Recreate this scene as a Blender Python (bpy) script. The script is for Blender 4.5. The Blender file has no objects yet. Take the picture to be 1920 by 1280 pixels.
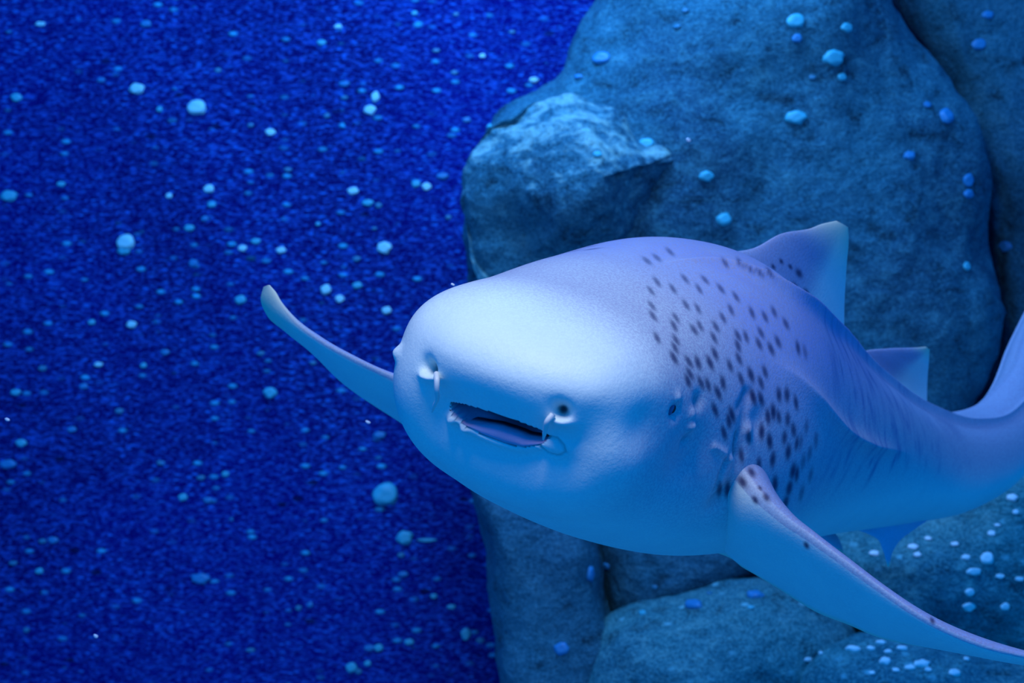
import bpy, bmesh, math, random
import numpy as np
from mathutils import Vector, Matrix, noise
from mathutils.bvhtree import BVHTree

C = bpy.context.scene.collection
SC = bpy.context.scene
CZ = 1.45                      # camera height above the tank floor
F = 1920 * 50.0 / 36.0         # focal length in pixels of the 1920x1280 frame

# ------------------------------------------------------------------ camera
cam_d = bpy.data.cameras.new('camera')
cam = bpy.data.objects.new('camera', cam_d); C.objects.link(cam)
cam.location = (0, 0, CZ); cam.rotation_euler = (math.radians(90), 0, 0)
cam_d.lens = 50; cam_d.sensor_width = 36; cam_d.clip_start = 0.05; cam_d.clip_end = 60
cam_d.dof.use_dof = True; cam_d.dof.focus_distance = 1.9; cam_d.dof.aperture_fstop = 5.6
SC.camera = cam

# ------------------------------------------------------------------ world, lamps, exposure
w = bpy.data.worlds.new('water_light'); SC.world = w; w.use_nodes = True
nt = w.node_tree; nt.nodes.clear()
wo = nt.nodes.new('ShaderNodeOutputWorld'); bg = nt.nodes.new('ShaderNodeBackground')
tc = nt.nodes.new('ShaderNodeTexCoord'); sp = nt.nodes.new('ShaderNodeSeparateXYZ')
mr = nt.nodes.new('ShaderNodeMapRange'); cr = nt.nodes.new('ShaderNodeValToRGB')
nt.links.new(tc.outputs['Generated'], sp.inputs[0]); nt.links.new(sp.outputs['Z'], mr.inputs[0])
mr.inputs[1].default_value = -1; mr.inputs[2].default_value = 1
nt.links.new(mr.outputs[0], cr.inputs[0]); nt.links.new(cr.outputs[0], bg.inputs[0]); nt.links.new(bg.outputs[0], wo.inputs[0])
cr.color_ramp.elements[0].color = (0.0, 0.32, 0.98, 1); cr.color_ramp.elements[0].position = 0.0
cr.color_ramp.elements[1].color = (0.0, 0.20, 0.92, 1); cr.color_ramp.elements[1].position = 1.0
bg.inputs[1].default_value = 1.0

def area(name, loc, target, size, power, col, spread=180):
    d = bpy.data.lights.new(name, 'AREA'); d.shape = 'DISK'; d.size = size; d.energy = power; d.color = col
    d.spread = math.radians(spread)
    o = bpy.data.objects.new(name, d); C.objects.link(o); o.location = loc
    o.rotation_euler = (Vector(target) - Vector(loc)).to_track_quat('-Z', 'Y').to_euler(); return o
area('tank_lamp_front', (-0.04, 1.03, 2.52), (0.04, 1.88, 1.42), 0.42, 14.5, (1.0, 0.93, 0.90))
area('added_rock_fill', (0.15, 3.2, 3.3), (0.5, 4.0, 1.5), 0.5, 22, (0.22, 0.50, 1.0))  # unseen light added to brighten the tops of the rocks
area('added_wall_wash', (-0.1, 3.5, 3.5), (-0.5, 5.0, 2.0), 0.8, 48, (0.10, 0.35, 1.0))  # unseen blue wash added to brighten the wall from above
SC.view_settings.view_transform = 'Standard'; SC.view_settings.look = 'None'
SC.view_settings.exposure = 0.0; SC.view_settings.gamma = 1.0; SC.view_settings.use_curve_mapping = False

# ------------------------------------------------------------------ helpers
def P(x, y, d):
    """point seen at pixel (x, y) of the photograph, d metres into the tank"""
    return np.array([(x - 960) / F * d, d, CZ - (y - 640) / F * d])

def catmull(xs, ys, q):
    """smooth (pchip like) interpolation of ys over xs at q"""
    xs = np.asarray(xs, float); ys = np.asarray(ys, float); q = np.clip(q, xs[0], xs[-1])
    h = np.diff(xs); one = ys.ndim == 1
    if one: ys = ys[:, None]
    dl = np.diff(ys, axis=0) / h[:, None]
    m = np.zeros_like(ys); m[0] = dl[0]; m[-1] = dl[-1]
    m[1:-1] = (dl[:-1] * h[1:, None] + dl[1:] * h[:-1, None]) / (h[1:] + h[:-1])[:, None]
    i = np.clip(np.searchsorted(xs, q, 'right') - 1, 0, len(xs) - 2)
    t = ((q - xs[i]) / h[i])[:, None]; H = h[i][:, None]
    r = (2*t**3 - 3*t**2 + 1) * ys[i] + (t**3 - 2*t**2 + t) * H * m[i] + (-2*t**3 + 3*t**2) * ys[i+1] + (t**3 - t**2) * H * m[i+1]
    return r[:, 0] if one else r

def sstep(a, b, x):
    t = np.clip((x - a) / (b - a), 0, 1); return t * t * (3 - 2 * t)

def unit(v):
    v = np.asarray(v, float); return v / np.maximum(np.linalg.norm(v, axis=-1, keepdims=True), 1e-9)

def mesh_np(name, verts, faces, mat=None, parent=None, smooth=True, attrs=None):
    me = bpy.data.meshes.new(name); me.from_pydata([tuple(v) for v in verts], [], faces); me.update()
    if smooth: me.polygons.foreach_set('use_smooth', [True] * len(me.polygons))
    for k, a in (attrs or {}).items():
        at = me.attributes.new(k, 'FLOAT', 'POINT'); at.data.foreach_set('value', np.asarray(a, dtype=np.float32))
    if mat: me.materials.append(mat)
    o = bpy.data.objects.new(name, me); C.objects.link(o)
    if parent: o.parent = parent
    return o

def grid_faces(nr, nc, wrap=False, base=0):
    f = []
    for i in range(nr - 1):
        for j in range(nc if wrap else nc - 1):
            a = base + i * nc + j; b = base + i * nc + (j + 1) % nc
            f.append((a, b, b + nc, a + nc))
    return f

def grid_normals(G, wrap):
    du = np.gradient(G, axis=0)
    dv = (np.roll(G, -1, 1) - np.roll(G, 1, 1)) if wrap else np.gradient(G, axis=1)
    return unit(np.cross(du, dv))

class NT:
    """small wrapper for node materials"""
    def __init__(s, name):
        s.m = bpy.data.materials.new(name); s.m.use_nodes = True; s.t = s.m.node_tree; s.t.nodes.clear()
        s.out = s.n('ShaderNodeOutputMaterial'); s.b = s.n('ShaderNodeBsdfPrincipled')
        s.l(s.b.outputs[0], s.out.inputs[0])
    def n(s, t, **k):
        x = s.t.nodes.new(t)
        for a, v in k.items(): setattr(x, a, v)
        return x
    def l(s, a, b): s.t.links.new(a, b)
    def obj(s, scale=(1, 1, 1)):
        t = s.n('ShaderNodeTexCoord'); m = s.n('ShaderNodeMapping'); m.inputs['Scale'].default_value = scale
        s.l(t.outputs['Object'], m.inputs[0]); return m.outputs[0]
    def noise(s, vec, scale, detail=4, rough=0.55, dist=0):
        x = s.n('ShaderNodeTexNoise'); x.inputs['Scale'].default_value = scale; x.inputs['Detail'].default_value = detail
        x.inputs['Roughness'].default_value = rough; x.inputs['Distortion'].default_value = dist; s.l(vec, x.inputs['Vector']); return x.outputs['Fac']
    def vor(s, vec, scale, rand=1):
        x = s.n('ShaderNodeTexVoronoi'); x.inputs['Scale'].default_value = scale; x.inputs['Randomness'].default_value = rand
        s.l(vec, x.inputs['Vector']); return x
    def rng(s, v, a, b, c=0, d=1, mode='SMOOTHSTEP'):
        x = s.n('ShaderNodeMapRange', interpolation_type=mode); s.l(v, x.inputs[0])
        for i, q in enumerate((a, b, c, d)): x.inputs[i + 1].default_value = q
        return x.outputs[0]
    def mix(s, f, a, b, mode='MIX'):
        x = s.n('ShaderNodeMix', data_type='RGBA', blend_type=mode)
        for sock, v in ((x.inputs[0], f), (x.inputs[6], a), (x.inputs[7], b)):
            if isinstance(v, (int, float)): sock.default_value = v
            elif isinstance(v, tuple): sock.default_value = v + (1,) if len(v) == 3 else v
            else: s.l(v, sock)
        return x.outputs[2]
    def math(s, op, a, b=0):
        x = s.n('ShaderNodeMath', operation=op)
        for i, v in enumerate((a, b)):
            if isinstance(v, (int, float)): x.inputs[i].default_value = v
            else: s.l(v, x.inputs[i])
        return x.outputs[0]
    def attr(s, name):
        x = s.n('ShaderNodeAttribute', attribute_name=name); return x.outputs['Fac']
    def bump(s, h, strength=0.5, dist=0.01):
        x = s.n('ShaderNodeBump'); x.inputs['Strength'].default_value = strength; x.inputs['Distance'].default_value = dist
        s.l(h, x.inputs['Height']); s.l(x.outputs[0], s.b.inputs['Normal'])

def tag(o, label, cat, group=None, kind=None):
    o['label'] = label; o['category'] = cat
    if group: o['group'] = group
    if kind: o['kind'] = kind
    return o

# ------------------------------------------------------------------ shark skin material
def skin_material():
    k = NT('zebra_shark_skin'); v = k.obj()
    grain = k.noise(v, 300, 2, 0.7); blot = k.noise(v, 14, 4, 0.6); fine = k.noise(v, 130, 3, 0.6)
    back = k.attr('back'); spot = k.attr('spot'); stripe = k.attr('stripe'); lav = k.attr('lav')
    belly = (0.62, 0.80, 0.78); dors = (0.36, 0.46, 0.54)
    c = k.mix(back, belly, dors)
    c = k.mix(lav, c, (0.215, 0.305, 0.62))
    c = k.mix(k.math('MULTIPLY', k.rng(blot, 0.35, 0.7), 0.16), c, (0.40, 0.55, 0.60))
    c = k.mix(k.math('MULTIPLY', k.rng(grain, 0.35, 0.65), k.math('MULTIPLY', k.math('ADD', back, 0.12), 0.72)), c, (0.28, 0.30, 0.42))
    c = k.mix(k.math('MULTIPLY', stripe, 0.95), c, (0.07, 0.16, 0.36))
    c = k.mix(k.attr('pale'), c, (0.60, 0.68, 0.50))
    c = k.mix(k.attr('mauve'), c, (0.38, 0.30, 0.50))
    c = k.mix(k.math('MULTIPLY', spot, 0.93), c, (0.020, 0.022, 0.085))
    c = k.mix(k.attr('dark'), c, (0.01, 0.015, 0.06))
    k.l(c, k.b.inputs['Base Color'])
    k.b.inputs['Roughness'].default_value = 0.5
    k.b.inputs['Specular IOR Level'].default_value = 0.3
    k.b.inputs['Subsurface Weight'].default_value = 0.0
    k.bump(k.math('ADD', k.math('MULTIPLY', grain, 0.35), k.math('MULTIPLY', fine, 0.5)), 0.35, 0.003)
    return k.m
SKIN = skin_material()

# ------------------------------------------------------------------ shark body (one continuous swept skin)
# spine knots: pixel x, y, depth | half width, height above, height below, squareness | roll deg
SPINE = [
 (927, 707, 1.690, .179, .100, .150, 2.5, 20),
 (1012, 723, 1.830, .182, .128, .164, 2.6, 20),
 (1110, 740, 1.990, .214, .194, .197, 2.4, 18),
 (1220, 758, 2.150, .248, .256, .220, 2.2, 13),
 (1385, 800, 2.400, .222, .238, .205, 2.0, -2),
 (1540, 836, 2.660, .172, .165, .165, 2.0, -16),
 (1680, 868, 2.910, .128, .125, .125, 2.0, -24),
 (1790, 868, 3.080, .100, .105, .105, 2.0, -24),
 (1862, 838, 3.200, .085, .098, .092, 2.0, -20),
 (1915, 770, 3.300, .070, .090, .085, 2.0, -14),
 (1940, 680, 3.400, .058, .080, .076, 2.0, -8),
 (1985, 570, 3.520, .048, .070, .066, 2.0, 0),
 (2050, 460, 3.660, .038, .058, .052, 2.0, 0),
 (2130, 350, 3.820, .026, .042, .036, 2.0, 0),
 (2210, 250, 3.980, .012, .016, .014, 2.0, 0)]
K = np.array([np.concatenate([P(*s[:3]), s[3:]]) for s in SPINE])
kd = np.concatenate([[0], np.cumsum(np.linalg.norm(np.diff(K[:, :3], axis=0), axis=1))])
R_S = [.36, .40, .43, .47, .52, .65, .85, 1.1, 3.3]
R_UP = [10, 15, 20, 29, 37, 44, 46, 47, 40]          # upper side ridge, degrees from the back
R_LO = [56, 60, 64, 68, 74, 86, 97, 104, 100]        # lower side ridge

def rings(S):
    """frames and size values of the body at distances S along the spine"""
    q = catmull(kd, K, S); e = 1e-3
    T = unit(catmull(kd, K[:, :3], np.minimum(S + .03, kd[-1])) - catmull(kd, K[:, :3], np.maximum(S - .03, 0)))
    r = np.radians(q[:, 7]); U = np.stack([np.sin(r), 0 * r, np.cos(r)], 1)
    U = unit(U - (U * T).sum(1, keepdims=True) * T); L = np.cross(T, U)
    return q, T, U, L

def cap(a, A, p=2.0):
    return (1 - (1 - np.clip(a / A, 0, 1)) ** p) ** (1 / p)

def section(S, th):
    """points for arrays S (rings) and th (angles, 0 = back, 90 = the shark's left)"""
    q, T, U, L = rings(S)
    W = q[:, 3] * cap(S, .12, 2.2); HU = q[:, 4] * cap(S, .16, 2.0); HD = q[:, 5] * cap(S, .15, 1.8)
    n = q[:, 6][:, None]
    s, c = np.sin(th)[None], np.cos(th)[None]
    H = np.where(c > 0, HU[:, None], HD[:, None])
    r = ((np.abs(s) / np.maximum(W[:, None], 1e-6)) ** n + (np.abs(c) / np.maximum(H, 1e-6)) ** n) ** (-1 / n)
    deg = np.degrees(th)[None]; up = catmull(R_S, R_UP, S)[:, None]; lo = catmull(R_S, R_LO, S)[:, None]
    def ridge(a0, wd, am):
        d = (deg - a0 + 180) % 360 - 180; return am[:, None] * np.exp(-np.abs(d / wd) ** 1.3)
    fade = 1 - .6 * sstep(1.3, 2.2, S)
    r = r + ridge(0, 2.5, .010 * sstep(.62, .85, S) * fade)
    for sg in (-1, 1):
        k0 = .34 if sg > 0 else .75
        r = r + ridge(sg * up, 2.8, .018 * sstep(k0, k0 + .16, S) * fade) + ridge(sg * lo, 3.6, .014 * sstep(.40 if sg > 0 else .7, .85, S) * (1 - sstep(.8, 1.2, S)) if sg < 0 else .014 * sstep(.40, .55, S) * (1 - sstep(.8, 1.2, S)))
    return q[:, None, :3] + L[:, None] * (r * s)[..., None] + U[:, None] * (r * c)[..., None]

S1 = np.concatenate([.12 * (1 - np.cos(np.linspace(0, np.pi / 2, 90))) , np.arange(.1225, .45, .0025), np.arange(.45, 1.5, .004), np.arange(1.5, kd[-1], .012), [kd[-1]]])
S1[0] = 0
# angles: dense on the near (shark's left and belly) side
TH = np.radians(np.concatenate([np.arange(-180, -60, .5), np.arange(-60, 0, .75), np.arange(0, 180, .42)]))
G = section(S1, TH)

N = grid_normals(G, True)
if ((N[200, :, :] * (G[200] - G[200].mean(0))).sum(1)).mean() < 0: N = -N

def proj(X):
    return np.stack([960 + X[..., 0] / X[..., 1] * F, 640 - (X[..., 2] - CZ) / X[..., 1] * F], -1)
# a coarse copy of the skin answers where on the body a mark sits
_ci = np.unique(np.concatenate([np.arange(0, len(S1), 4), [len(S1) - 1]])); _cj = np.arange(0, len(TH), 4)
_cg = G[np.ix_(_ci, _cj)]
BVH = BVHTree.FromPolygons([tuple(v) for v in _cg.reshape(-1, 3)], grid_faces(len(_ci), len(_cj), True))
def hit(x, y):
    p = P(x, y, 1.0) - np.array([0, 0, CZ]); h = BVH.ray_cast(Vector((0, 0, CZ)), Vector(p).normalized())
    return np.array(h[0]) if h[0] is not None else None

# ------------------------------------------------------------------ face: mouth, nostrils, eye hollow, gill creases
G0 = G.copy()
N[:2] = unit(N[3:12].mean((0, 1)))[None, None]
near = (S1[:, None] < .62) & np.ones(len(TH), bool)[None]
def nearest_normal(p):
    h = BVH.find_nearest(Vector(p)); n = np.array(h[1]); c = rings(np.array([min(.3, 1.)]))[0][0, :3]
    return n if np.dot(n, p - np.array([.1, 2.1, CZ - .08])) > 0 else -n
mL, mR, mC = hit(820, 769), hit(1043, 856), hit(935, 815)
FX = unit(mR - mL); FN = nearest_normal(mC); FN = unit(FN - FX * FN.dot(FX)); FY = np.cross(FN, FX)
if FY[2] < 0: FY = -FY
fx = lambda p: ((p - mC) @ FX, (p - mC) @ FY)
def pxcurve(pts):
    a = np.array([fx(hit(*p)) for p in pts]); o = np.argsort(a[:, 0]); return a[o]
up = pxcurve([(818, 768), (850, 773), (880, 781), (920, 793), (960, 807), (1000, 822), (1022, 834)])
lw = pxcurve([(818, 769), (832, 790), (855, 812), (890, 833), (930, 849), (965, 857), (1000, 850), (1022, 836)])
vx, vy = fx(G0); nd = (N @ FN)
front = sstep(-.1, .15, nd) * (1 - sstep(.16, .34, S1[:, None])) * (1 - sstep(.16, .24, np.linalg.norm(G0 - mC, axis=-1)))
yu = np.interp(vx, up[:, 0], up[:, 1]); yl = np.interp(vx, lw[:, 0], lw[:, 1])
x0, x1 = max(up[0, 0], lw[0, 0]), min(up[-1, 0], lw[-1, 0])
gap = np.maximum(yu - yl, 1e-4); t = (yu - vy) / gap
inx = sstep(x0, x0 + .012, vx) * sstep(x1, x1 - .012, vx)
wall_u = sstep(-.0025, .004, yu - vy); wall_l = sstep(-.001, .006, vy - yl)
mouth = wall_u * wall_l * inx * front
D = np.zeros(G.shape[:2])
D -= mouth * (.050 - .036 * np.clip(t, 0, 1) ** 1.2)
# snout overhang: the skin falls back between the nostril line and the mouth
n1, n2 = fx(hit(798, 690)), fx(hit(1053, 776))
yn = n1[1] + (vx - n1[0]) / (n2[0] - n1[0]) * (n2[1] - n1[1])
lat = np.exp(-(np.clip(np.abs(vx) - .09, 0, 1) / .035) ** 2)
under = sstep(0.030, -0.045, vy - yn) * (1 - .75 * sstep(-.01, -.10, vy - yl)) * lat * front
D -= .025 * under
brow = np.exp(-((vy - yn - .035) / .03) ** 2) * lat * front
D += .006 * brow
# lips
DL = np.full(G.shape[:2], 9.)   # lower lip, a soft roll that dies out at both corners
lipw = pxcurve([(830, 790), (842, 806), (858, 820), (890, 839), (930, 855), (965, 862), (1000, 855)])
qx = np.linspace(lipw[0, 0], lipw[-1, 0], 60); qy = catmull(lipw[:, 0], lipw[:, 1], qx)
for x_, y_ in zip(qx, qy): DL = np.minimum(DL, np.hypot(vx - x_, vy - y_))
D += .0050 * (1 - .55 * sstep(lipw[0, 0] + .03, lipw[-1, 0], vx)) * np.exp(-(DL / .0070) ** 2) * front
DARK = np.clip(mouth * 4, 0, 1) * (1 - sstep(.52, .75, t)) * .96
MAUVE = np.clip(mouth * 3, 0, 1) * sstep(.45, .6, t)

def seg_dist(pts, X):
    """distance of the points X to a 3D polyline"""
    best = np.full(X.shape[:-1], 9.)
    for a, b in zip(pts[:-1], pts[1:]):
        ab = b - a; u = np.clip(((X - a) @ ab) / (ab @ ab), 0, 1)
        best = np.minimum(best, np.linalg.norm(X - a - u[..., None] * ab, axis=-1))
    return best
def crease(px, depth, sig, dark=0):
    pts = np.array([p for p in (hit(*q) for q in px) if p is not None]); d = seg_dist(pts, G0[:400])
    D[:400] += -depth * np.exp(-(d / sig) ** 2)
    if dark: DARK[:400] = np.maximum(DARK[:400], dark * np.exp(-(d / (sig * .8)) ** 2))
def dent(x, y, depth, r, dark=0, stretch=None):
    p = hit(x, y); d = np.linalg.norm(G0[:400] - p, axis=-1)
    if stretch is not None:
        a = unit(hit(*stretch) - p); al = (G0[:400] - p) @ a; d = np.sqrt(np.maximum(d**2 - al**2 * .75, 0))
    D[:400] += -depth * np.exp(-(d / r) ** 2)
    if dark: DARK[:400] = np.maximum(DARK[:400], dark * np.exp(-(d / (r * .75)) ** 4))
# nostrils with their pale lower rims
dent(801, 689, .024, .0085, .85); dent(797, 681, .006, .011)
dent(802, 709, -.0105, .0074, stretch=(820, 713)); dent(788, 703, -.003, .006)
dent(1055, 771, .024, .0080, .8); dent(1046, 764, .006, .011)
dent(1050, 795, -.0115, .0076, stretch=(1072, 797))
# fold pads at the mouth corners
dent(828, 801, -.011, .009); dent(853, 821, -.007, .007)
dent(1030, 855, -.007, .013, stretch=(1052, 862))
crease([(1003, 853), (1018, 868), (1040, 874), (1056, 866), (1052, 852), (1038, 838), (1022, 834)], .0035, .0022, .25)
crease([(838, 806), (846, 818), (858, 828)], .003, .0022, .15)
# eye hollow, lid, breathing hole behind the eye
dent(1215, 802, .016, .042); dent(1290, 860, .010, .04); dent(1268, 772, .009, .011)
dent(1272, 747, -.004, .008); dent(1310, 752, .007, .012, .25)
dent(1297, 800, -.008, .008); dent(1298, 776, -.005, .009)
dent(1292, 828, .006, .008, .15)
# gill creases above the pectoral fin
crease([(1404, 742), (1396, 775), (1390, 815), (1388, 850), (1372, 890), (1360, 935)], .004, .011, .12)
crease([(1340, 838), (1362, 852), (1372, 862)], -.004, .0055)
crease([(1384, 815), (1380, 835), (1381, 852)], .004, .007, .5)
crease([(1398, 738), (1392, 752), (1386, 762)], .003, .008, .35)  # shadow patch beside the gills, put into the skin colour
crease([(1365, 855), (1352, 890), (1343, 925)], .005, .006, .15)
dent(1350, 940, .012, .022, .12)
dent(1405, 805, -.006, .010); dent(1420, 790, .006, .02)
# eye on the far side shows as a small bump on the outline
p = hit(748, 662); d = np.linalg.norm(G0[:300] - p, axis=-1); D[:300] += .008 * np.exp(-(d / .010) ** 2)
G = G0 + N * D[..., None] * np.where(mouth > .02, 0, 1)[..., None] + FN * (D * np.where(mouth > .02, 1, 0))[..., None]

# ------------------------------------------------------------------ skin marks
DEG = np.degrees(TH)[None]; SS = S1[:, None]
PX = proj(G); facing = (N * (G - np.array([0, 0, CZ]))).sum(-1) < 0
ad = np.abs(DEG)
BACK = (1 - sstep(95, 140, ad)) * sstep(.015, .20, SS) * .95  # darker back colour; its ramp up the forehead paints in the dimming light
LAV = (1 - sstep(55, 95, ad)) * sstep(.22, .42, SS) * (1 - .75 * sstep(.8, 1.4, SS))  # lavender of grazing light, put into the skin colour along the back
SPOTPX = [(1200 + a / 2.667, 380 + b / 2.667) for a, b in [(85,275),(150,245),(35,290),(85,395),(55,440),(225,380),(325,385),(405,430),
 (165,430),(295,430),(480,470),(230,510),(290,530),(65,565),(60,515),(180,575),(170,615),(415,575),(455,535),(560,550),(625,570),(670,545),
 (730,605),(300,615),(270,635),(380,620),(370,675),(85,675),(180,685),(175,725),(170,775),(490,665),(530,670),(605,650),(490,715),(595,705),
 (690,695),(655,730),(790,725),(825,745),(245,795),(290,800),(350,800),(375,755),(495,780),(450,815),(555,860),(625,845),(250,855),(240,890),
 (505,880),(415,900),(605,900),(305,900),(340,910),(390,950),(565,970),(605,980),(695,960),(735,960),(780,1000),(375,1035),(460,1060),
 (445,1090),(420,1150),(600,350),(650,350),(550,330),(500,300),(425,300)]] + [(1449,861),(1478,847),(1423,871),(1453,907),
 (1487,883),(1494,888),(1506,865),(1473,942),(1503,924),(1443,827),(1471,820),(1428,809),(1404,820),(1494,831),(1501,828),(1488,806),(1440,781),
 (1450,772),(1460,781),(1477,786),(1349,917),(1364,917),(1518,850),(1512,800),(1520,890),(1480,915),(1530,825),(1390,854)]
FINPX = [(1392,903,13),(1409,885,11),(1416,937,9),(1437,932,10),(1390,856,8),(1512,1022,8),(1748,1163,7),(1425,915,6)]
rs = random.Random(4)
SPOT = np.zeros(G.shape[:2])
for x, y in SPOTPX:
    ang = math.radians(56 + (x - 1250) * .06 + (y - 600) * .09 + rs.uniform(-6, 6))
    big = min(1, max(.35, (y - 470) / 260)) * rs.uniform(.75, 1.15)
    ln, wd = 16.5 * (.6 + .4 * big), 5.9 * (.6 + .4 * big)
    if x > 1490: wd *= .8
    dx, dy = PX[..., 0] - x, PX[..., 1] - y
    a, b = dx * math.cos(ang) + dy * math.sin(ang), -dx * math.sin(ang) + dy * math.cos(ang)
    v = np.exp(-((a / ln) ** 2 + (b / wd) ** 2) ** 1.5) * facing * (.64 + .36 * big) * (.6 if x > 1500 else 1)
    SPOT = np.maximum(SPOT, v)
# the far flank carries the same kind of spots
jm = np.argmin(np.abs((np.degrees(TH)[:, None] + np.degrees(TH)[None] + 180) % 360 - 180), axis=1)
far = (DEG < -12) & (SS > .33)
SPOT = np.where(far, np.roll(SPOT[:, jm], 9, 0), SPOT)
# streaks on the trunk
st = np.zeros(G.shape[:2]); rr = np.random.RandomState(3)
for k_ in range(420):
    s0 = rr.uniform(.55, 1.6); t0 = rr.uniform(34, 112) * rr.choice([-1, 1]); ls = rr.uniform(.005, .013); lt = rr.uniform(3, 10)
    i0, i1 = np.searchsorted(S1, [s0 - .05, s0 + .05]); sk = rr.uniform(-.0012, .0012)
    st[i0:i1] = np.maximum(st[i0:i1], rr.uniform(.3, .9) * np.exp(-((S1[i0:i1, None] - s0 - sk * (DEG - t0)) / ls) ** 2 - ((DEG - t0) / lt) ** 2))
STRIPE = st * (1 - .8 * sstep(1.0, 1.6, SS)) * sstep(.55, .75, SS + .0015 * np.maximum(0, 90 - ad))

# ------------------------------------------------------------------ fins, part of the same skin
def fin(stations, nspan=60, nch=34, tipmark=.35, spots=(), teedge=0, upsign=1, span_back=1.0, curl=0, web=False):
    """stations: LE (xyz), TE (xyz), thickness. A rounded, tapering blade swept through them."""
    st_ = np.array([np.concatenate([l, t_, [h]]) for l, t_, h in stations])
    u = np.concatenate([[0], np.cumsum(np.linalg.norm(np.diff((st_[:, :3] + st_[:, 3:6]) / 2, axis=0), axis=1) + 1e-4)]); u /= u[-1]
    q = np.linspace(0, 1, nspan); q = 1 - (1 - q) ** 1.3; I = catmull(u, st_, q)
    LE, TE, Hh = I[:, :3], I[:, 3:6], I[:, 6]
    mid = (LE + TE) / 2; span = unit(np.gradient(mid, axis=0)); ch = unit(TE - LE); nn = unit(np.cross(ch, span)) 
    if nn[:, 2].mean() * upsign < 0: nn = -nn
    c = (1 - np.cos(np.linspace(0, np.pi, nch))) / 2
    prof = 1.35 * (np.sqrt(c) * (1 - c) ** .9) / .5 * .5; prof = prof / prof.max(); prof = np.maximum(prof, .05 * (1 - c) + .03 * np.sqrt(c)); prof[0] = prof[-1] = 0
    rows = []; sides = np.concatenate([c, c[::-1][1:-1]]); sg = np.concatenate([np.ones(nch), -np.ones(nch - 2)])
    pf = np.concatenate([prof, prof[::-1][1:-1]])
    R = LE[:, None] + (TE - LE)[:, None] * sides[None, :, None] + nn[:, None] * (pf * sg)[None, :, None] * (Hh / 2)[:, None, None]
    if curl: R = R + nn[:, None] * (curl * (sides ** 2))[None, :, None] * np.linalg.norm(TE - LE, axis=1)[:, None, None]
    n_ = R.shape[1]
    up_ = np.clip(sg * 1.0, 0, 1)[None] * np.ones((nspan, 1))
    up_[:, 0] = .6; up_[:, -1] = 0; lead = (sides < .03)[None]; up_ = np.where(lead, np.maximum(up_, .5), up_)
    pale = sstep(1 - tipmark, 1, q)[:, None] * np.ones((1, n_)) * (tipmark > 0)
    if teedge: pale = np.maximum(pale, sstep(1 - teedge, 1, sides)[None] * np.ones((nspan, 1)) * .8)
    sp = np.zeros((nspan, n_)); pr = proj(R)
    for x, y, r in spots:
        ang = math.radians(60); dx, dy = pr[..., 0] - x, pr[..., 1] - y
        a, b = dx * math.cos(ang) + dy * math.sin(ang), -dx * math.sin(ang) + dy * math.cos(ang)
        sp = np.maximum(sp, np.exp(-((a / r) ** 2 + (b / (r * .6)) ** 2) ** 1.5))
    f = grid_faces(nspan, n_, True) + [tuple(range((nspan - 1) * n_, nspan * n_))]
    if web: up_ = (1 - sstep(.30, .62, sides))[None] * np.ones((nspan, 1))
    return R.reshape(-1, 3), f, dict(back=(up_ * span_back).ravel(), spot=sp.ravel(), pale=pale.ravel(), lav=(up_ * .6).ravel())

FINS = []
FINS.append(fin([(P(1300, 850, 2.08), P(1300, 1020, 2.34), .11), (P(1366, 842, 1.985), P(1372, 1046, 2.24), .095), (P(1388, 868, 1.935), P(1394, 1063, 2.17), .088),
    (P(1424, 917, 1.90), P(1420, 1078, 2.13), .070), (P(1466, 960, 1.885), P(1456, 1100, 2.11), .052), (P(1520, 1001, 1.87), P(1530, 1146, 2.07), .040),
    (P(1580, 1046, 1.85), P(1590, 1170, 2.03), .034), (P(1649, 1098, 1.83), P(1650, 1195, 1.99), .030), (P(1743, 1162, 1.80), P(1755, 1216, 1.94), .027),
    (P(1850, 1210, 1.78), P(1870, 1232, 1.88), .022), (P(1940, 1233, 1.77), P(1955, 1248, 1.86), .015), (P(2030, 1256, 1.78), P(2032, 1262, 1.81), .005)],
    nspan=300, nch=90, tipmark=.12, spots=FINPX, teedge=.16))
FINS.append(fin([(P(900, 760, 2.22), P(890, 860, 2.48), .10), (P(800, 728, 2.26), P(800, 822, 2.50), .05), (P(735, 703, 2.28), P(748, 790, 2.50), .030),
    (P(660, 669, 2.30), P(642, 718, 2.48), .024), (P(600, 636, 2.32), P(580, 658, 2.46), .021), (P(555, 602, 2.34), P(535, 622, 2.44), .018),
    (P(526, 566, 2.36), P(500, 590, 2.42), .014), (P(514, 545, 2.37), P(489, 558, 2.41), .011), (P(505, 534, 2.38), P(494, 538, 2.40), .004)],
    nspan=120, nch=50, tipmark=.30, teedge=.08))
def mid(s, lift=0.):
    q_, T_, U_, L_ = rings(np.array([s])); return q_[0, :3] + U_[0] * (q_[0, 4] + lift)
FINS.append(fin([(mid(.58, -.05), mid(1.0, -.04), .07), (mid(.62, -.01), P(1566, 632, 2.62), .05), (P(1418, 464, 2.33), P(1582, 624, 2.64), .034), (P(1464, 439, 2.36), P(1583, 572, 2.60), .024),
    (P(1518, 429, 2.40), P(1587, 500, 2.54), .018), (P(1545, 419, 2.43), P(1591, 452, 2.51), .013), (P(1568, 414, 2.46), P(1590, 426, 2.49), .006)],
    nspan=170, nch=90, tipmark=.28, spots=[(1490,537,9),(1483,547,6),(1498,512,10),(1465,490,6),(1482,500,6),(1512,548,8),(1450,500,6),(1463,560,5),(1520,570,6)], teedge=0, span_back=.9, web=True))
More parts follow.
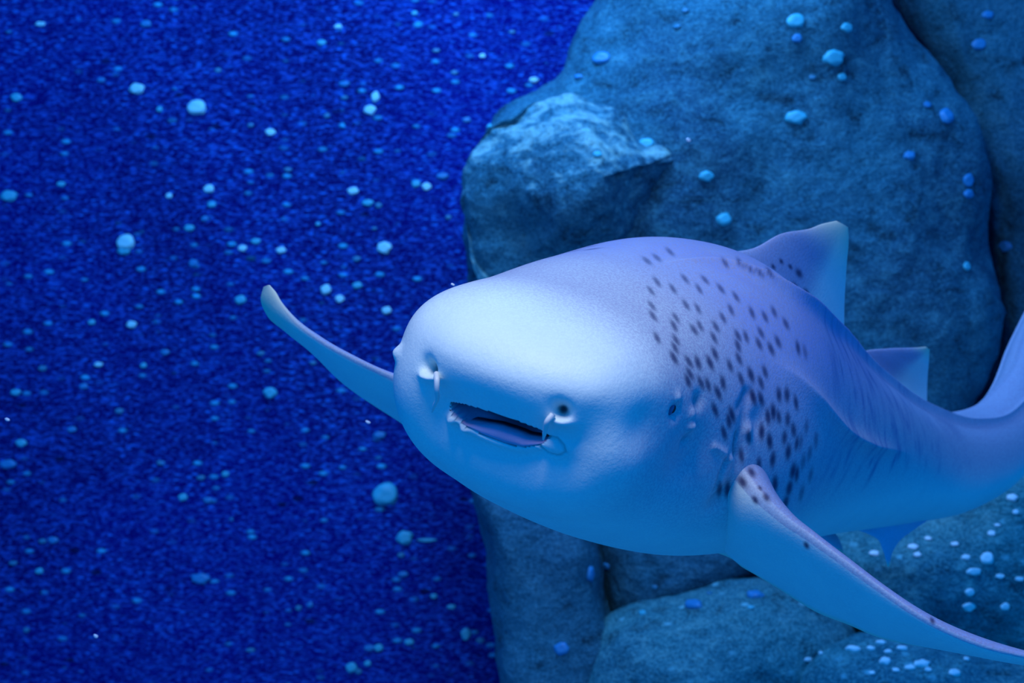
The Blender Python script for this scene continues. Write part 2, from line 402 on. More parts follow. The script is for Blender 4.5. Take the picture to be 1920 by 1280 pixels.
FINS.append(fin([(mid(1.28, -.03), mid(1.66, -.03), .03), (P(1612, 662, 2.86), P(1738, 756, 3.06), .020), (P(1660, 654, 2.86), P(1739, 710, 3.00), .014),
    (P(1715, 652, 2.88), P(1742, 672, 2.94), .009), (P(1736, 650, 2.90), P(1743, 655, 2.92), .004)], nspan=50, tipmark=.15, span_back=.8, web=True))
FINS.append(fin([(P(1580, 930, 2.70), P(1740, 915, 2.92), .05), (P(1562, 984, 2.68), P(1757, 962, 2.93), .020), (P(1612, 995, 2.72), P(1718, 990, 2.90), .013),
    (P(1642, 1008, 2.75), P(1693, 1008, 2.86), .009), (P(1655, 1030, 2.77), P(1676, 1030, 2.83), .006), (P(1664, 1062, 2.78), P(1667, 1062, 2.80), .002)], nspan=50, tipmark=.1, upsign=1, span_back=.3))
FINS.append(fin([(P(1440, 930, 2.62), P(1560, 950, 2.85), .05), (P(1490, 975, 2.64), P(1553, 984, 2.86), .018), (P(1530, 1004, 2.68), P(1571, 1006, 2.85), .010), (P(1576, 1034, 2.74), P(1583, 1036, 2.82), .003)],
    nspan=30, tipmark=.1, span_back=0))
# long upper tail lobe, beyond the picture's right edge
FINS.append(fin([(P(2010, 520, 3.58), P(2190, 260, 3.96), .03), (P(2060, 540, 3.62), P(2230, 290, 3.98), .012), (P(2110, 530, 3.68), P(2260, 300, 4.0), .004)], nspan=24, tipmark=.2, span_back=.6))

shark = bpy.data.objects.new('zebra_shark', None); C.objects.link(shark)
tag(shark, 'pale zebra shark with dark spots and raised pectoral fins swimming towards the glass', 'shark')
nb = G.shape[0] * G.shape[1]
Vs, Fs = [G.reshape(-1, 3)], grid_faces(len(S1), len(TH), True) + [tuple(range(nb - len(TH), nb))]
Z = np.zeros(nb)
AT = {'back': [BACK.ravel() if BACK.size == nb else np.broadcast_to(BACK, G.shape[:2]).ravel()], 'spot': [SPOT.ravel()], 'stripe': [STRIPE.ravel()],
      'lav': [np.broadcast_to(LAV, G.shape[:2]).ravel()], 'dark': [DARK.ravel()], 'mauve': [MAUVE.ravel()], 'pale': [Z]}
off = nb
for v, f, a in FINS:
    Vs.append(v); Fs += [tuple(i + off for i in t_) for t_ in f]; off += len(v)
    for k_ in AT: AT[k_].append(a.get(k_, np.zeros(len(v))))
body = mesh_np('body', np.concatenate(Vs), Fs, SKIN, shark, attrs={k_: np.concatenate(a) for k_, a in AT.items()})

# ---- small parts of the face
def plain(name, col, rough=.5, bump=0, spec=.4):
    k = NT(name); v = k.obj(); n_ = k.noise(v, 60, 4)
    c = k.mix(k.math('MULTIPLY', n_, .5), col, tuple(x * .6 for x in col)); k.l(c, k.b.inputs['Base Color'])
    k.b.inputs['Roughness'].default_value = rough; k.b.inputs['Specular IOR Level'].default_value = spec
    if bump: k.bump(n_, bump, .003)
    return k.m
M_EYE = plain('eye_dark', (.02, .12, .26), .2); M_PUPIL = plain('pupil_black', (.004, .006, .015), .1)
M_BARBEL = plain('barbel_skin', (.62, .72, .72), .4); M_TOOTH = plain('tooth_pad', (.48, .38, .58), .7, .8)

def surf(x, y):
    """point and outward normal on the finished skin"""
    p = hit(x, y); return p, nearest_normal(p)
def tube(name, pts, rad, mat, parent, ns=14, nr=40):
    pts = np.array(pts); u = np.linspace(0, 1, len(pts)); q = np.linspace(0, 1, nr)
    c = catmull(u, pts, q); r = np.interp(q, np.linspace(0, 1, len(rad)), rad); T = unit(np.gradient(c, axis=0))
    a = unit(np.cross(T, [0, 1, .01])); b = np.cross(T, a); th = np.linspace(0, 2 * np.pi, ns, endpoint=False)
    R = c[:, None] + r[:, None, None] * (a[:, None] * np.cos(th)[None, :, None] + b[:, None] * np.sin(th)[None, :, None])
    return mesh_np(name, R.reshape(-1, 3), grid_faces(nr, ns, True) + [tuple(range(ns)), tuple(range((nr - 1) * ns, nr * ns))], mat, parent)
def off_(x, y, h):
    p, n_ = surf(x, y); return p + n_ * h
tube('barbel', [off_(814, 700, -.004), off_(823, 712, .004), off_(823, 730, .004), off_(817, 748, -.003), off_(808, 763, -.006), off_(800, 778, -.010)], [.0035, .0036, .0032, .0028, .0022, .001], M_BARBEL, shark)
tube('barbel', [off_(1036, 778, -.006), off_(1026, 790, -.002), off_(1021, 804, -.006), off_(1017, 818, -.010), off_(1012, 834, -.014)], [.0038, .0036, .0032, .0028, .001], M_BARBEL, shark)

def blob(name, c, ax, mat, parent, nu=24, nv=16):
    """ellipsoid with half axes given as three vectors"""
    th = np.linspace(0, np.pi, nv)[:, None]; ph = np.linspace(0, 2 * np.pi, nu, endpoint=False)[None]
    d = np.stack([np.sin(th) * np.cos(ph), np.sin(th) * np.sin(ph), np.cos(th) + 0 * ph], -1)
    return mesh_np(name, (np.asarray(c) + d @ np.array(ax)).reshape(-1, 3), grid_faces(nv, nu, True), mat, parent)
def make_eye(p, n_, tilt):
    a = unit(tilt - n_ * np.dot(tilt, n_)); b = np.cross(n_, a)
    e = blob('eye', p - n_ * .010, [a * .0095, b * .0055, n_ * .008], M_EYE, shark)
    blob('pupil', p - n_ * .0045, [a * .0060, b * .0026, n_ * .0035], M_PUPIL, e)
    e['label'] = 'small dark slanted eye'
p, n_ = surf(1268, 768); make_eye(p, n_, hit(1276, 750) - hit(1262, 785))
i_, j_ = int(np.argmin(np.abs(S1 - .153))), int(np.argmin(np.abs(np.degrees(TH) + 79))); make_eye(G[i_, j_] + N[i_, j_] * .004, N[i_, j_], np.array([0, .3, 1.]))

# tooth pad lying inside the lower jaw
tp = []
for x in np.linspace(852, 1008, 26):
    ux, uy = fx(hit(x, 794 + (x - 852) * .33)); yl_ = np.interp(ux, lw[:, 0], lw[:, 1]); yu_ = np.interp(ux, up[:, 0], up[:, 1]); tp.append((ux, yl_, yu_))
tv = []; nq = 10
for ux, yl_, yu_ in tp:
    e = max(0., 1 - ((ux - tp[13][0]) / (tp[-1][0] - tp[0][0]) * 2) ** 2)
    for q in range(nq):
        a = q / (nq - 1) * np.pi; hgt = (yu_ - yl_) * .42 * e + .001
        yy = yl_ + .0015 + hgt * (1 - math.cos(a)) / 2
        zz = (BVH.ray_cast(Vector(mC + FX * ux + FY * yy + FN * .3), Vector(-FN))[0])
        base = np.array(zz) if zz is not None else mC + FX * ux + FY * yy
        tv.append(base - FN * (.026 - .008 * math.sin(a) + .006 * q / (nq - 1)))
bk = [v - FN * .012 for v in tv]; n1_, n2_ = len(tp), nq; b0 = len(tv)
fs = grid_faces(n1_, n2_) + [tuple(b0 + i for i in reversed(t_)) for t_ in grid_faces(n1_, n2_)]
edge = [i * n2_ for i in range(n1_)] + [(n1_ - 1) * n2_ + j for j in range(1, n2_)] + [i * n2_ + n2_ - 1 for i in range(n1_ - 2, -1, -1)] + [j for j in range(n2_ - 2, 0, -1)]
fs += [(edge[i], edge[(i + 1) % len(edge)], b0 + edge[(i + 1) % len(edge)], b0 + edge[i]) for i in range(len(edge))]
tb = mesh_np('tooth_band', tv + bk, fs, M_TOOTH, shark); tb['label'] = 'mauve grey band of tiny teeth'

# ------------------------------------------------------------------ the tank: painted wall, floor
def wall_material():
    k = NT('speckled_blue_wall')
    big = k.noise(k.obj(), 1.3, 3, .5); v = k.obj((.75, 1, 2.1))
    n1_ = k.noise(v, 26, 5, .72, .6); n2_ = k.noise(v, 60, 3, .6)
    vo = k.vor(k.obj((.9, 1, 1.7)), 17); vo2 = k.vor(k.obj((.8, 1, 2.2)), 30)
    c = k.mix(k.rng(big, .3, .7), (.0, .0008, .095), (.0, .0014, .17))
    c = k.mix(k.math('MULTIPLY', k.rng(n1_, .50, .66), .85), c, (.003, .07, .38))
    c = k.mix(k.math('MULTIPLY', k.rng(n2_, .50, .66), .7), c, (.03, .14, .62))
    r1 = k.n('ShaderNodeSeparateColor'); k.l(vo.outputs['Color'], r1.inputs[0])
    r2 = k.n('ShaderNodeSeparateColor'); k.l(vo2.outputs['Color'], r2.inputs[0])
    s1 = k.math('MULTIPLY', k.rng(vo.outputs['Distance'], .34, .12), k.rng(r1.outputs[0], .60, .95))
    s2 = k.math('MULTIPLY', k.rng(vo2.outputs['Distance'], .36, .10), k.rng(r2.outputs[1], .25, 1.0))
    c = k.mix(k.math('MULTIPLY', s2, .8), c, (.02, .24, .85)); c = k.mix(k.math('MULTIPLY', s1, .95), c, (.05, .55, .80))
    g_ = k.noise(k.obj((.8, 1, 1.4)), 120, 3, .75)
    c = k.mix(k.math('MULTIPLY', k.rng(g_, .52, .68), .6), c, (.02, .13, .62)); c = k.mix(k.math('MULTIPLY', k.rng(g_, .48, .34), .6), c, (.0, .0, .04))
    dk = k.math('MULTIPLY', k.rng(vo.outputs['Distance'], .40, .18), k.rng(r1.outputs[1], .975, .985))
    c = k.mix(k.math('MULTIPLY', dk, .8), c, (.0, .004, .04))
    k.l(c, k.b.inputs['Base Color']); k.b.inputs['Roughness'].default_value = .8; k.b.inputs['Specular IOR Level'].default_value = .1
    k.bump(k.math('ADD', n1_, s1), .6, .02); return k.m
def rock_material(name, a, b, hi, grain=1.0, flecks=0, top=None):
    k = NT(name); v = k.obj()
    n0 = k.noise(v, 1.6, 4, .55); n1_ = k.noise(k.obj((1, 1, 1.5)), 11, 6, .68, .5); n2_ = k.noise(k.obj((1, 1, 1.8)), 45, 4, .7)
    c = k.mix(k.rng(n0, .35, .65), a, b)
    c = k.mix(k.math('MULTIPLY', k.rng(n1_, .48, .75), .55 * grain), c, hi)
    c = k.mix(k.math('MULTIPLY', k.rng(n2_, .50, .75), .45 * grain), c, hi)
    c = k.mix(k.math('MULTIPLY', k.rng(n1_, .48, .30), .85), c, tuple(x * .25 for x in a))
    if top:     # light from above, put into the colour of the upward faces
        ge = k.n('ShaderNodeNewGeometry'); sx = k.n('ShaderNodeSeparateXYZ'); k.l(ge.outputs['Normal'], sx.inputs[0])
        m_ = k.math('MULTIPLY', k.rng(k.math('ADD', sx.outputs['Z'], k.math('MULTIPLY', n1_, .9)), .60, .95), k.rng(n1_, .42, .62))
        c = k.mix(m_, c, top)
    if flecks:
        vo = k.vor(k.obj((1, 1, 1.5)), 19); sc_ = k.n('ShaderNodeSeparateColor'); k.l(vo.outputs['Color'], sc_.inputs[0])
        c = k.mix(k.math('MULTIPLY', k.math('MULTIPLY', k.rng(vo.outputs['Distance'], .34, .12), k.rng(sc_.outputs[0], .6, 1.0)), flecks), c, (.25, .75, .80))
    g_ = k.noise(k.obj((1, 1, 1.3)), 130, 3, .75)
    c = k.mix(k.math('MULTIPLY', k.rng(g_, .50, .66), .55), c, hi); c = k.mix(k.math('MULTIPLY', k.rng(g_, .50, .36), .6), c, tuple(x * .3 for x in a))
    k.l(c, k.b.inputs['Base Color']); k.b.inputs['Roughness'].default_value = .85; k.b.inputs['Specular IOR Level'].default_value = .15
    k.bump(k.math('ADD', n1_, k.math('MULTIPLY', n2_, .4)), .7, .03); return k.m
WALL = wall_material()
ROCK = rock_material('rock_blue_grey', (.014, .09, .15), (.022, .16, .22), (.08, .31, .36), 1.4)
ROCK2 = rock_material('rock_dark_grey', (.015, .11, .17), (.022, .16, .22), (.08, .28, .34), 1.1)
ROCK3 = rock_material('rock_speckled', (.02, .17, .22), (.04, .24, .26), (.16, .46, .44), 1.5, .8)
ROCK4 = rock_material('rock_lit_ledge', (.014, .09, .15), (.024, .16, .22), (.10, .34, .38), 1.4, .3, (.28, .52, .46))  # last colour is the ledge's lit top, put into the rock colour
SAND = rock_material('sand', (.05, .50, .60), (.07, .58, .66), (.10, .68, .74))

WY = 5.0
# the wall has a gently uneven, hand plastered face
xs, zs = np.linspace(-6, 6, 240), np.linspace(0, 5, 120)
gx, gz = np.meshgrid(xs, zs, indexing='ij')
wy = WY + .03 * np.sin(gx * 2.1 + gz) * np.cos(gz * 1.7 - gx * .6) + .012 * np.sin(gx * 7 + 3 * gz)
wf = np.stack([gx, wy, gz], -1).reshape(-1, 3); nb_ = len(wf)
wv = np.concatenate([wf, wf + [0, .4, 0]]); ff = grid_faces(240, 120); ff = [tuple(reversed(t_)) for t_ in ff] + [tuple(i + nb_ for i in t_) for t_ in ff]
o = mesh_np('wall_back', wv, ff, WALL); o['kind'] = 'structure'
o = mesh_np('floor', np.array([(-6, -1, 0), (6, -1, 0), (6, 5.4, 0), (-6, 5.4, 0), (-6, -1, -.2), (6, -1, -.2), (6, 5.4, -.2), (-6, 5.4, -.2)]),
    [(0, 1, 2, 3), (7, 6, 5, 4), (0, 4, 5, 1), (1, 5, 6, 2), (2, 6, 7, 3), (3, 7, 4, 0)], SAND, smooth=False); o['kind'] = 'structure'

# ------------------------------------------------------------------ boulders
ROCKS = []
def boulder(outline, depth, bulge, mat, label, centre=None, peak=None, back=.22, p=2.4, rough=.05, seed=0, facet=.0, nr=90, na=260, slabs=()):
    """closed stone: outline (pixel corners at the depth of its rim), swelling forward by bulge and back by back."""
    O = np.array([P(x, y, depth) for x, y in outline]); c = O.mean(0) if centre is None else P(*centre, depth)
    ang = np.arctan2(O[:, 2] - c[2], O[:, 0] - c[0]); od = np.argsort(ang); O = O[od]; ang = ang[od]
    # densify the closed outline
    pts = []
    for a, b in zip(O, np.roll(O, -1, 0)):
        m_ = max(2, int(np.linalg.norm(b - a) / .02)); pts += [a + (b - a) * i / m_ for i in range(m_)]
    pts = np.array(pts); aa = np.arctan2(pts[:, 2] - c[2], pts[:, 0] - c[0]); rr_ = np.hypot(pts[:, 0] - c[0], pts[:, 2] - c[2])
    o_ = np.argsort(aa); aa, rr_ = aa[o_], rr_[o_]
    q = np.linspace(-np.pi, np.pi, na, endpoint=False)
    r = np.interp(q, np.concatenate([aa - 2 * np.pi, aa, aa + 2 * np.pi]), np.tile(rr_, 3))
    ker = np.array([1, 2, 3, 2, 1.]) / 9; r = np.convolve(np.concatenate([r[-2:], r, r[:2]]), ker, 'valid')
    tt = np.sin(np.linspace(0, np.pi / 2, nr)); pk = c if peak is None else P(*peak, depth)
    rows = []
    for side in (1, -1):
        T_ = tt if side == 1 else tt[::-1][1:]
        for t_ in T_:
            e = (1 - t_ ** p) ** (1 / p) if t_ < 1 else 0
            cx = c + (pk - c) * (1 - t_ ** 1.5) if side == 1 else c
            y = depth - bulge * e if side == 1 else depth + back * e
            rows.append(np.stack([cx[0] + r * t_ * np.cos(q), np.full(na, y), cx[2] + r * t_ * np.sin(q)], -1))
    R = np.array(rows); Nn = grid_normals(R, True); Nn[0] = (0, -1, 0); Nn[-1] = (0, 1, 0)
    if Nn[10, :, 1].mean() > 0: Nn = -Nn; Nn[0] = (0, -1, 0); Nn[-1] = (0, 1, 0)
    d = np.array([noise.fractal(Vector(v * 2.2 + seed * 7.3), .9, 2.1, 5) for v in R.reshape(-1, 3)]).reshape(R.shape[:2])
    if facet:
        f_ = np.array([noise.voronoi(Vector(v * 2.6 + seed * 3.1))[0][0] for v in R.reshape(-1, 3)]).reshape(R.shape[:2]); d = d - facet * f_ / max(rough, 1e-3)
    for (x, y, rad, h_) in slabs:
        pr = proj(R); d = d + h_ / rough * np.exp(-(((pr - [x, y]) ** 2).sum(-1) / rad ** 2) ** 2) * (R[..., 1] < depth)
    d[0] = d[0].mean(); d[-1] = d[-1].mean()
    R = R + Nn * (d * rough)[..., None]
    R[..., 2] = np.maximum(R[..., 2], -.02)
    f = grid_faces(len(R), na, True)
    ob = mesh_np('boulder', R.reshape(-1, 3), f, mat); tag(ob, label, 'rock', 'rocks beside the blue wall')
    v_ = [tuple(x) for x in R.reshape(-1, 3)]; ROCKS.append(BVHTree.FromPolygons(v_, f)); return ob

boulder([(1125,-220),(1100,0),(1062,60),(1035,110),(985,165),(925,205),(885,260),(872,340),(870,450),(872,560),(885,760),(900,950),(1120,1040),(1420,1080),(1600,1020),(1760,840),(1880,600),(1850,480),(1838,380),(1810,270),(1768,180),(1735,110),(1680,50),(1645,-10),(1610,-220)],
    4.45, .42, ROCK, 'largest grey-blue boulder rising behind the shark\'s back', centre=(1380, 470), p=3.2, rough=.045, seed=1, facet=.05, nr=110, na=360)
boulder([(1600,-260),(1640,0),(1730,170),(1790,360),(1830,560),(1850,880),(2000,1000),(2500,900),(2600,300),(2400,-260)], 4.62, .25, ROCK2,
    'dark boulder at the top right, behind the largest boulder', centre=(2000, 320), back=.20, p=3.2, rough=.05, seed=2, facet=.06)
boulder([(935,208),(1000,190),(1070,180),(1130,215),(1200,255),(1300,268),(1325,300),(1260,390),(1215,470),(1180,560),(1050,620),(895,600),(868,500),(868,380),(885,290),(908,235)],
    4.12, .26, ROCK4, 'jutting ledge stone with a bright lit top, level with the raised back', centre=(1080, 400), peak=(1120, 350), back=.15, p=1.25, rough=.06, seed=3, facet=.08)
boulder([(870,860),(905,940),(916,1010),(920,1100),(935,1200),(942,1300),(980,1700),(1350,1700),(1230,1300),(1150,1175),(1128,1100),(1112,1010),(1100,900)], 4.15, .28, ROCK2,
    'dark narrow boulder below the shark\'s throat, beside the blue wall', centre=(1040, 1180), p=3.4, rough=.035, seed=4)
boulder([(1112,930),(1118,1020),(1132,1100),(1150,1160),(1250,1132),(1330,1105),(1400,1072),(1520,1010),(1500,930),(1300,880)], 4.22, .22, ROCK2,
    'small shaded rock wedged under the shark\'s belly', centre=(1280, 1020), p=3, rough=.03, seed=5)
boulder([(1140,1180),(1200,1150),(1280,1128),(1360,1098),(1430,1085),(1500,1100),(1580,1150),(1640,1240),(1640,1600),(1500,1750),(1100,1750),(1040,1500),(1080,1280)], 4.0, .34, ROCK3,
    'rounded blue boulder at the bottom, between belly and pectoral fin', centre=(1360, 1400), peak=(1330, 1300), p=2.4, rough=.035, seed=6)
boulder([(1500,1270),(1550,1215),(1620,1192),(1720,1200),(1850,1222),(2000,1235),(2300,1300),(2300,1800),(1450,1800)], 3.7, .30, ROCK3,
    'low rock under the long pectoral fin, topped with white specks', centre=(1800, 1480), p=2.0, rough=.03, seed=7)
boulder([(1480,1010),(1600,960),(1700,900),(1850,830),(2050,780),(2400,850),(2450,1250),(2200,1400),(1800,1300),(1620,1220),(1540,1120)], 4.1, .34, ROCK3,
    'speckled green-grey rock below the tail at the right edge', centre=(1900, 1060), p=2.4, rough=.035, seed=8)

# ------------------------------------------------------------------ pale growths on wall and rocks
WBVH = BVHTree.FromPolygons([tuple(v) for v in wf], [tuple(reversed(t_)) for t_ in grid_faces(240, 120)])
def scene_hit(x, y):
    dr = Vector(P(x, y, 1.0) - np.array([0, 0, CZ])).normalized(); best = None
    for i, b in enumerate(ROCKS + [WBVH]):
        h = b.ray_cast(Vector((0, 0, CZ)), dr)
        if h[0] is not None and (best is None or h[3] < best[2]): best = (h[0], h[1], h[3], i)
    return best
def barn_mat(name, col):
    k = NT(name); n_ = k.noise(k.obj(), 70, 3); c = k.mix(n_, tuple(x * .8 for x in col), col)
    k.l(c, k.b.inputs['Base Color']); k.b.inputs['Roughness'].default_value = .5; return k.m
B1 = barn_mat('growth_white', (.42, .90, .88)); B0 = barn_mat('growth_bright', (.85, 1.0, .98)); B2 = barn_mat('growth_teal', (.06, .52, .62)); B3 = barn_mat('growth_blue', (.02, .26, .52)); B4 = barn_mat('growth_dim', (.03, .26, .40))
MESHES = {}
def growth_mesh(seed, mat):
    key = (seed, mat.name)
    if key in MESHES: return MESHES[key]
    R = []; nv, nu = 12, 18
    for i in range(nv):
        th = math.pi * i / (nv - 1)
        for j in range(nu):
            ph = 2 * math.pi * j / nu; v = Vector((math.sin(th) * math.cos(ph), math.sin(th) * math.sin(ph), math.cos(th)))
            v *= 1 + .30 * noise.noise(v * 1.5 + Vector((seed * 5.1, 0, 0)))
            if v.z > .75: v.z -= (v.z - .75) * 1.2      # a small crater on top
            R.append(v)
    me = bpy.data.meshes.new('growth'); me.from_pydata(R, [], grid_faces(nv, nu, True)); me.polygons.foreach_set('use_smooth', [True] * len(me.polygons)); me.materials.append(mat); MESHES[key] = me; return me
def growth(x, y, rx, ry, label, mat, group, seed, name='barnacle'):
    h = scene_hit(x, y); n_ = h[1]
    if n_.dot(h[0] - Vector((0, 0, CZ))) > 0: n_ = -n_
    s_ = h[0].y / F
    o = bpy.data.objects.new(name, growth_mesh(seed % 5, mat)); C.objects.link(o)
    o.location = h[0] + n_ * .002; o.rotation_euler = n_.to_track_quat('Z', 'Y').to_euler()
    rs_ = random.Random(seed * 7 + int(x)); o.scale = (rx * s_ * rs_.uniform(.85, 1.2), ry * s_ * rs_.uniform(.8, 1.15), min(rx, ry) * s_ * .8)
    return tag(o, label, 'barnacle', group)
big = [  # x, y, rx, ry, material, label
 (371,202,19,14,B1,'large pale round growth high on the blue wall, biggest of the upper ones'),
 (257,166,13,10,B1,'pale growth just left of the biggest upper one on the wall'),
 (694,206,12,9,B1,'bright oval growth high on the wall near the ledge stone'),
 (704,182,9,12,B1,'small upright growth touching the bright oval one near the ledge'),
 (507,248,11,7,B1,'flat white growth on the wall, above the raised fin tip'),
 (238,454,19,13,B1,'two-lobed pale growth on the left of the wall, upper lobe'),
 (233,469,11,8,B2,'two-lobed pale growth on the left of the wall, lower lobe'),
 (721,464,13,11,B1,'bright round growth on the wall above the shark\'s snout'),
 (611,543,11,10,B1,'round pale growth between raised fin tip and snout'),
 (507,736,15,13,B2,'round teal growth on the wall under the raised pectoral fin'),
 (725,927,25,21,B2,'biggest teal round growth, on the wall below the mouth'),
 (759,1007,15,14,B2,'round teal growth directly below the biggest one'),
 (377,1084,14,10,B3,'lone blue growth low on the wall'),
 (659,1251,11,11,B2,'round teal growth at the bottom edge of the wall'),
 (873,1188,10,10,B2,'teal growth low on the wall close to the dark narrow boulder'),
 (393,354,10,7,B1,'small white growth on the wall left of centre, above the fin tip'),
 (17,367,14,10,B2,'teal growth at the very left edge of the picture'),
 (1001,150,8,7,B1,'small white growth on the wall above the ledge stone'),
 (704,1214,0,0,None,''),
 (800,1012,18,4,B2,'thin horizontal teal streak-like growth right of a round one'),
 (1493,40,17,12,B2,'teal growth at the top of the largest boulder'),
 (1563,108,17,14,B2,'wide teal growth near the top of the largest boulder'),
 (1492,220,19,15,B2,'teal growth on the largest boulder above the dorsal fin'),
 (1773,219,15,15,B3,'round blue growth on the right rim of the largest boulder'),
 (1815,338,10,12,B3,'upper of two growths on the right rim of the largest boulder'),
 (1815,364,13,10,B3,'lower of two growths on the right rim of the largest boulder'),
 (1705,292,11,9,B3,'small blue growth inside the right rim of the largest boulder'),
 (1324,330,13,12,B2,'teal growth just right of the ledge stone'),
 (1357,412,13,12,B2,'teal round growth right above the shark\'s back'),
 (1886,462,13,11,B3,'blue growth on the dark right-hand boulder'),
 (1836,84,14,10,B3,'flat blue growth high on the dark right-hand boulder'),
 (1852,28,11,7,B3,'small blue growth at the top of the dark right-hand boulder'),
 (1105,1075,11,18,B3,'tall blue growth on the narrow boulder below the throat'),
 (1300,1135,20,13,B3,'blue growth on the rounded bottom boulder, left one'),
 (1417,1118,16,14,B3,'blue growth on the rounded bottom boulder, right one'),
 (1852,1047,14,10,B0,'bright white growth on the speckled rock below the tail'),
 (1660,1240,12,9,B0,'bright white growth on the low rock, left one'),
 (1728,1245,14,9,B0,'bright white growth on the low rock, right one')]
for i, (x, y, rx, ry, m_, lab) in enumerate(big):
    if rx: growth(x, y, rx, ry, lab, m_, 'growths on the wall' if x < 1010 else 'growths on the rocks', i)
sm_wall = [(398,384,6),(363,493,9),(480,452,7),(527,469,7),(603,80,7),(275,45,9),(855,27,6),(852,136,6),(710,1214,8),(900,1200,6),(691,1235,0),
 (76,45,7),(115,345,7),(409,132,5),(31,183,9),(318,367,6),(841,407,6),(669,485,6),(670,535,8),(637,560,8),(597,420,5),(702,428,5),(489,662,6),
 (725,582,9),(587,680,5),(158,724,7),(423,888,7),(377,895,6),(343,932,8),(390,937,7),(173,604,6),(247,608,9),(846,1137,7),(875,225,7),(918,238,7),
 (635,50,6),(646,183,6),(646,157,8),(613,217,6),(540,318,6),(778,25,6),(818,95,6),(690,380,8),(662,358,8),(710,385,6),(385,410,7),(355,427,8),
 (455,465,7),(451,562,10),(310,660,7),(270,685,6),(185,683,7),(224,770,6),(135,805,7),(300,867,6),(305,868,5),(80,690,6),(693,1214,8),(767,1203,8),
 (672,1258,6),(690,1243,6),(712,815,9),(752,1040,6),(756,1076,7),(813,1117,7),(582,1133,6),(560,1139,6),(470,1218,6),(80,1014,6),(100,1012,9),(75,1070,6),
 (50,1180,6),(30,735,8),(15,870,12),(40,830,8),(905,105,5),(960,60,5),(830,330,9),(780,345,7),(800,350,9),(300,205,6),(190,150,7),(25,1055,6),(470,235,6)]
LM = [(371, 202, 'the biggest upper growth on the blue wall'), (694, 206, 'the bright oval growth near the ledge stone'), (507, 248, 'the flat white growth above the raised fin tip'),
 (236, 458, 'the two-lobed growth on the blue wall'), (721, 464, 'the bright round growth above the snout'), (611, 543, 'the pale growth between fin tip and snout'),
 (507, 736, 'the teal growth under the raised fin'), (725, 927, 'the biggest teal growth below the mouth'), (377, 1084, 'the lone blue growth low on the wall'), (659, 1251, 'the bottom-edge teal growth on the wall'),
 (873, 1188, 'the teal growth beside the dark narrow boulder'), (17, 367, 'the teal growth at the left edge'), (0, 0, "the picture's top left corner"), (0, 1280, "the picture's bottom left corner"),
 (1001, 150, 'the small white growth above the ledge stone'), (40, 830, 'the dim patch at the left edge'), (850, 50, 'the upper middle of the blue wall'), (880, 380, "the ledge stone's left side"),
 (1492, 220, 'the teal growth above the dorsal fin'), (1563, 108, "the wide teal growth near the boulder's top"), (1773, 219, "the round blue growth on the boulder's rim"), (1100, 240, 'the bright ledge top'),
 (1105, 1075, 'the tall blue growth below the throat'), (1300, 1135, 'the left blue growth on the bottom boulder'), (1417, 1118, 'the right blue growth on the bottom boulder'), (1886, 462, 'the blue growth on the right-hand boulder'),
 (1852, 1047, 'the white growth below the tail'), (1660, 1240, 'the left white growth on the low rock'), (1728, 1245, 'the right white growth on the low rock'), (1665, 1062, 'the pelvic fin tip')]
USED = {}
def where_label(look, x, y):
    """a label from the nearest landmark, told apart by direction and distance"""
    for k_, (lx, ly, nm) in enumerate(sorted(LM, key=lambda m_: (m_[0] - x) ** 2 + (m_[1] - y) ** 2)[:4]):
        dx, dy = x - lx, y - ly; dist = math.hypot(dx, dy)
        v_ = 'above' if dy < -abs(dx) * .41 else 'below' if dy > abs(dx) * .41 else ''
        h_ = 'left of' if dx < -abs(dy) * .41 else 'right of' if dx > abs(dy) * .41 else ''
        di = (v_ + (' and ' if v_ and h_ else '') + h_)
        far_ = 'close' if dist < 70 else 'a little' if dist < 150 else 'well'
        lab = look + ' ' + far_ + ' ' + di + ' ' + nm
        if lab not in USED and len(lab.split()) <= 16: USED[lab] = 1; return lab
    return look + ' ' + di + ' ' + nm
TONE = {'growth_dim': 'dim teal', 'growth_bright': 'white', 'growth_white': 'white', 'growth_teal': 'teal', 'growth_blue': 'blue'}
def small(lst, base, mats, group, sy=.8):
    for i, (x, y, r) in enumerate(lst):
        if not r: continue
        m_ = mats(i, y) if r > 6 or base == 'fleck' or i % 5 == 0 else B4; sz = 'tiny' if r <= 6 else 'small' if r <= 8 else 'medium'
        growth(x, y, r * 1.1, r * sy, where_label(sz + ' ' + TONE[m_.name] + ' ' + base, x, y), m_, group, i)
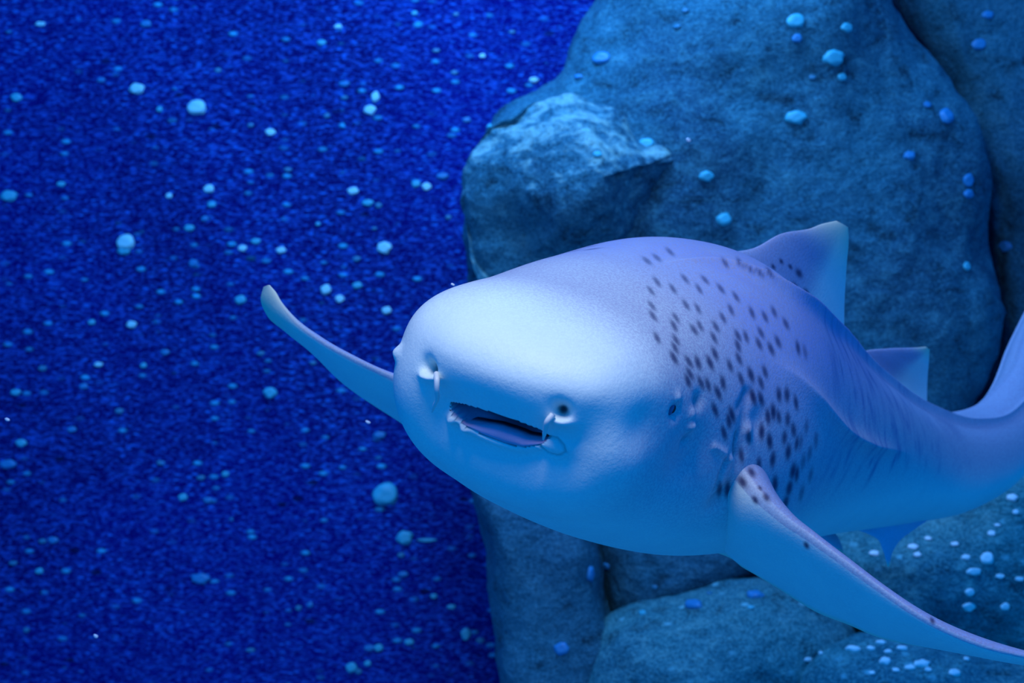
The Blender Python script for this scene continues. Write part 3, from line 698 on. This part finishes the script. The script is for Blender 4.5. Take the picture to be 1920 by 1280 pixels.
small(sm_wall, 'speck', lambda i, y: (B2, B3, B2, B1)[i % 4] if y < 760 else (B2, B3)[i % 2], 'small specks on the blue wall')
sm_rock = [(1495,72,9),(1587,52,10),(1523,145,6),(1578,145,8),(1738,197,8),(1812,500,9),(1138,1060,9),(1205,1150,9),(1053,1216,13),(1408,1140,7),(1130,110,14),
 (1285,20,5),(1270,50,6),(1120,290,8),(1085,145,8),(1213,270,13),(1228,1100,5),(1330,1113,6)]
small(sm_rock, 'speck', lambda i, y: (B3, B2)[i % 2], 'small growths on the grey rocks')
sm_low = [(1640,1038,8),(1826,1071,11),(1898,933,10),(1818,1110,9),(1816,1137,11),(1885,1137,8),(1811,1045,8),(1875,1080,6),(1790,1020,6),(1740,1010,6),(1860,1000,6),(1912,1085,7),(1712,1025,7),(1720,1040,6),(1870,985,5),(1905,960,6)]
small(sm_low, 'fleck', lambda i, y: B0, 'flecks on the speckled rock', .75)
sm_low2 = [(1692,1216,9),(1600,1217,11),(1722,1206,9),(1706,1252,8),(1680,1257,7),(1790,1262,11),(1633,1216,8),(1652,1205,8),(1635,1262,6),(1740,1256,7),(1812,1236,6),(1515,1236,7),(1540,1225,7),(1665,1222,6)]
small(sm_low2, 'fleck', lambda i, y: B0, 'flecks on the low rock', .7)

M_DRIFT = barn_mat('drifting_fleck', (.8, .9, .95))
for i, (x, y, r, d_, lab) in enumerate([(180, 1192, 3.2, 2.6, 'bright fleck adrift in the water at the bottom left'), (14, 786, 3, 2.4, 'pinprick fleck adrift in the water at the left edge'),
        (690, 791, 3, 2.6, 'slanted bright fleck adrift under the raised pectoral fin'), (849, 533, 2.4, 2.2, 'pinprick fleck adrift just above the shark\'s snout'), (1291, 262, 3, 3.2, 'bright fleck adrift before the ledge stone\'s right corner')]):
    o = bpy.data.objects.new('drifting_fleck', growth_mesh(i, M_DRIFT)); C.objects.link(o); o.location = P(x, y, d_); s_ = r * d_ / F
    o.scale = (s_ * 1.5, s_, s_); o.rotation_euler = (0, .5, 0); tag(o, lab, 'fleck', 'flecks adrift in the water')
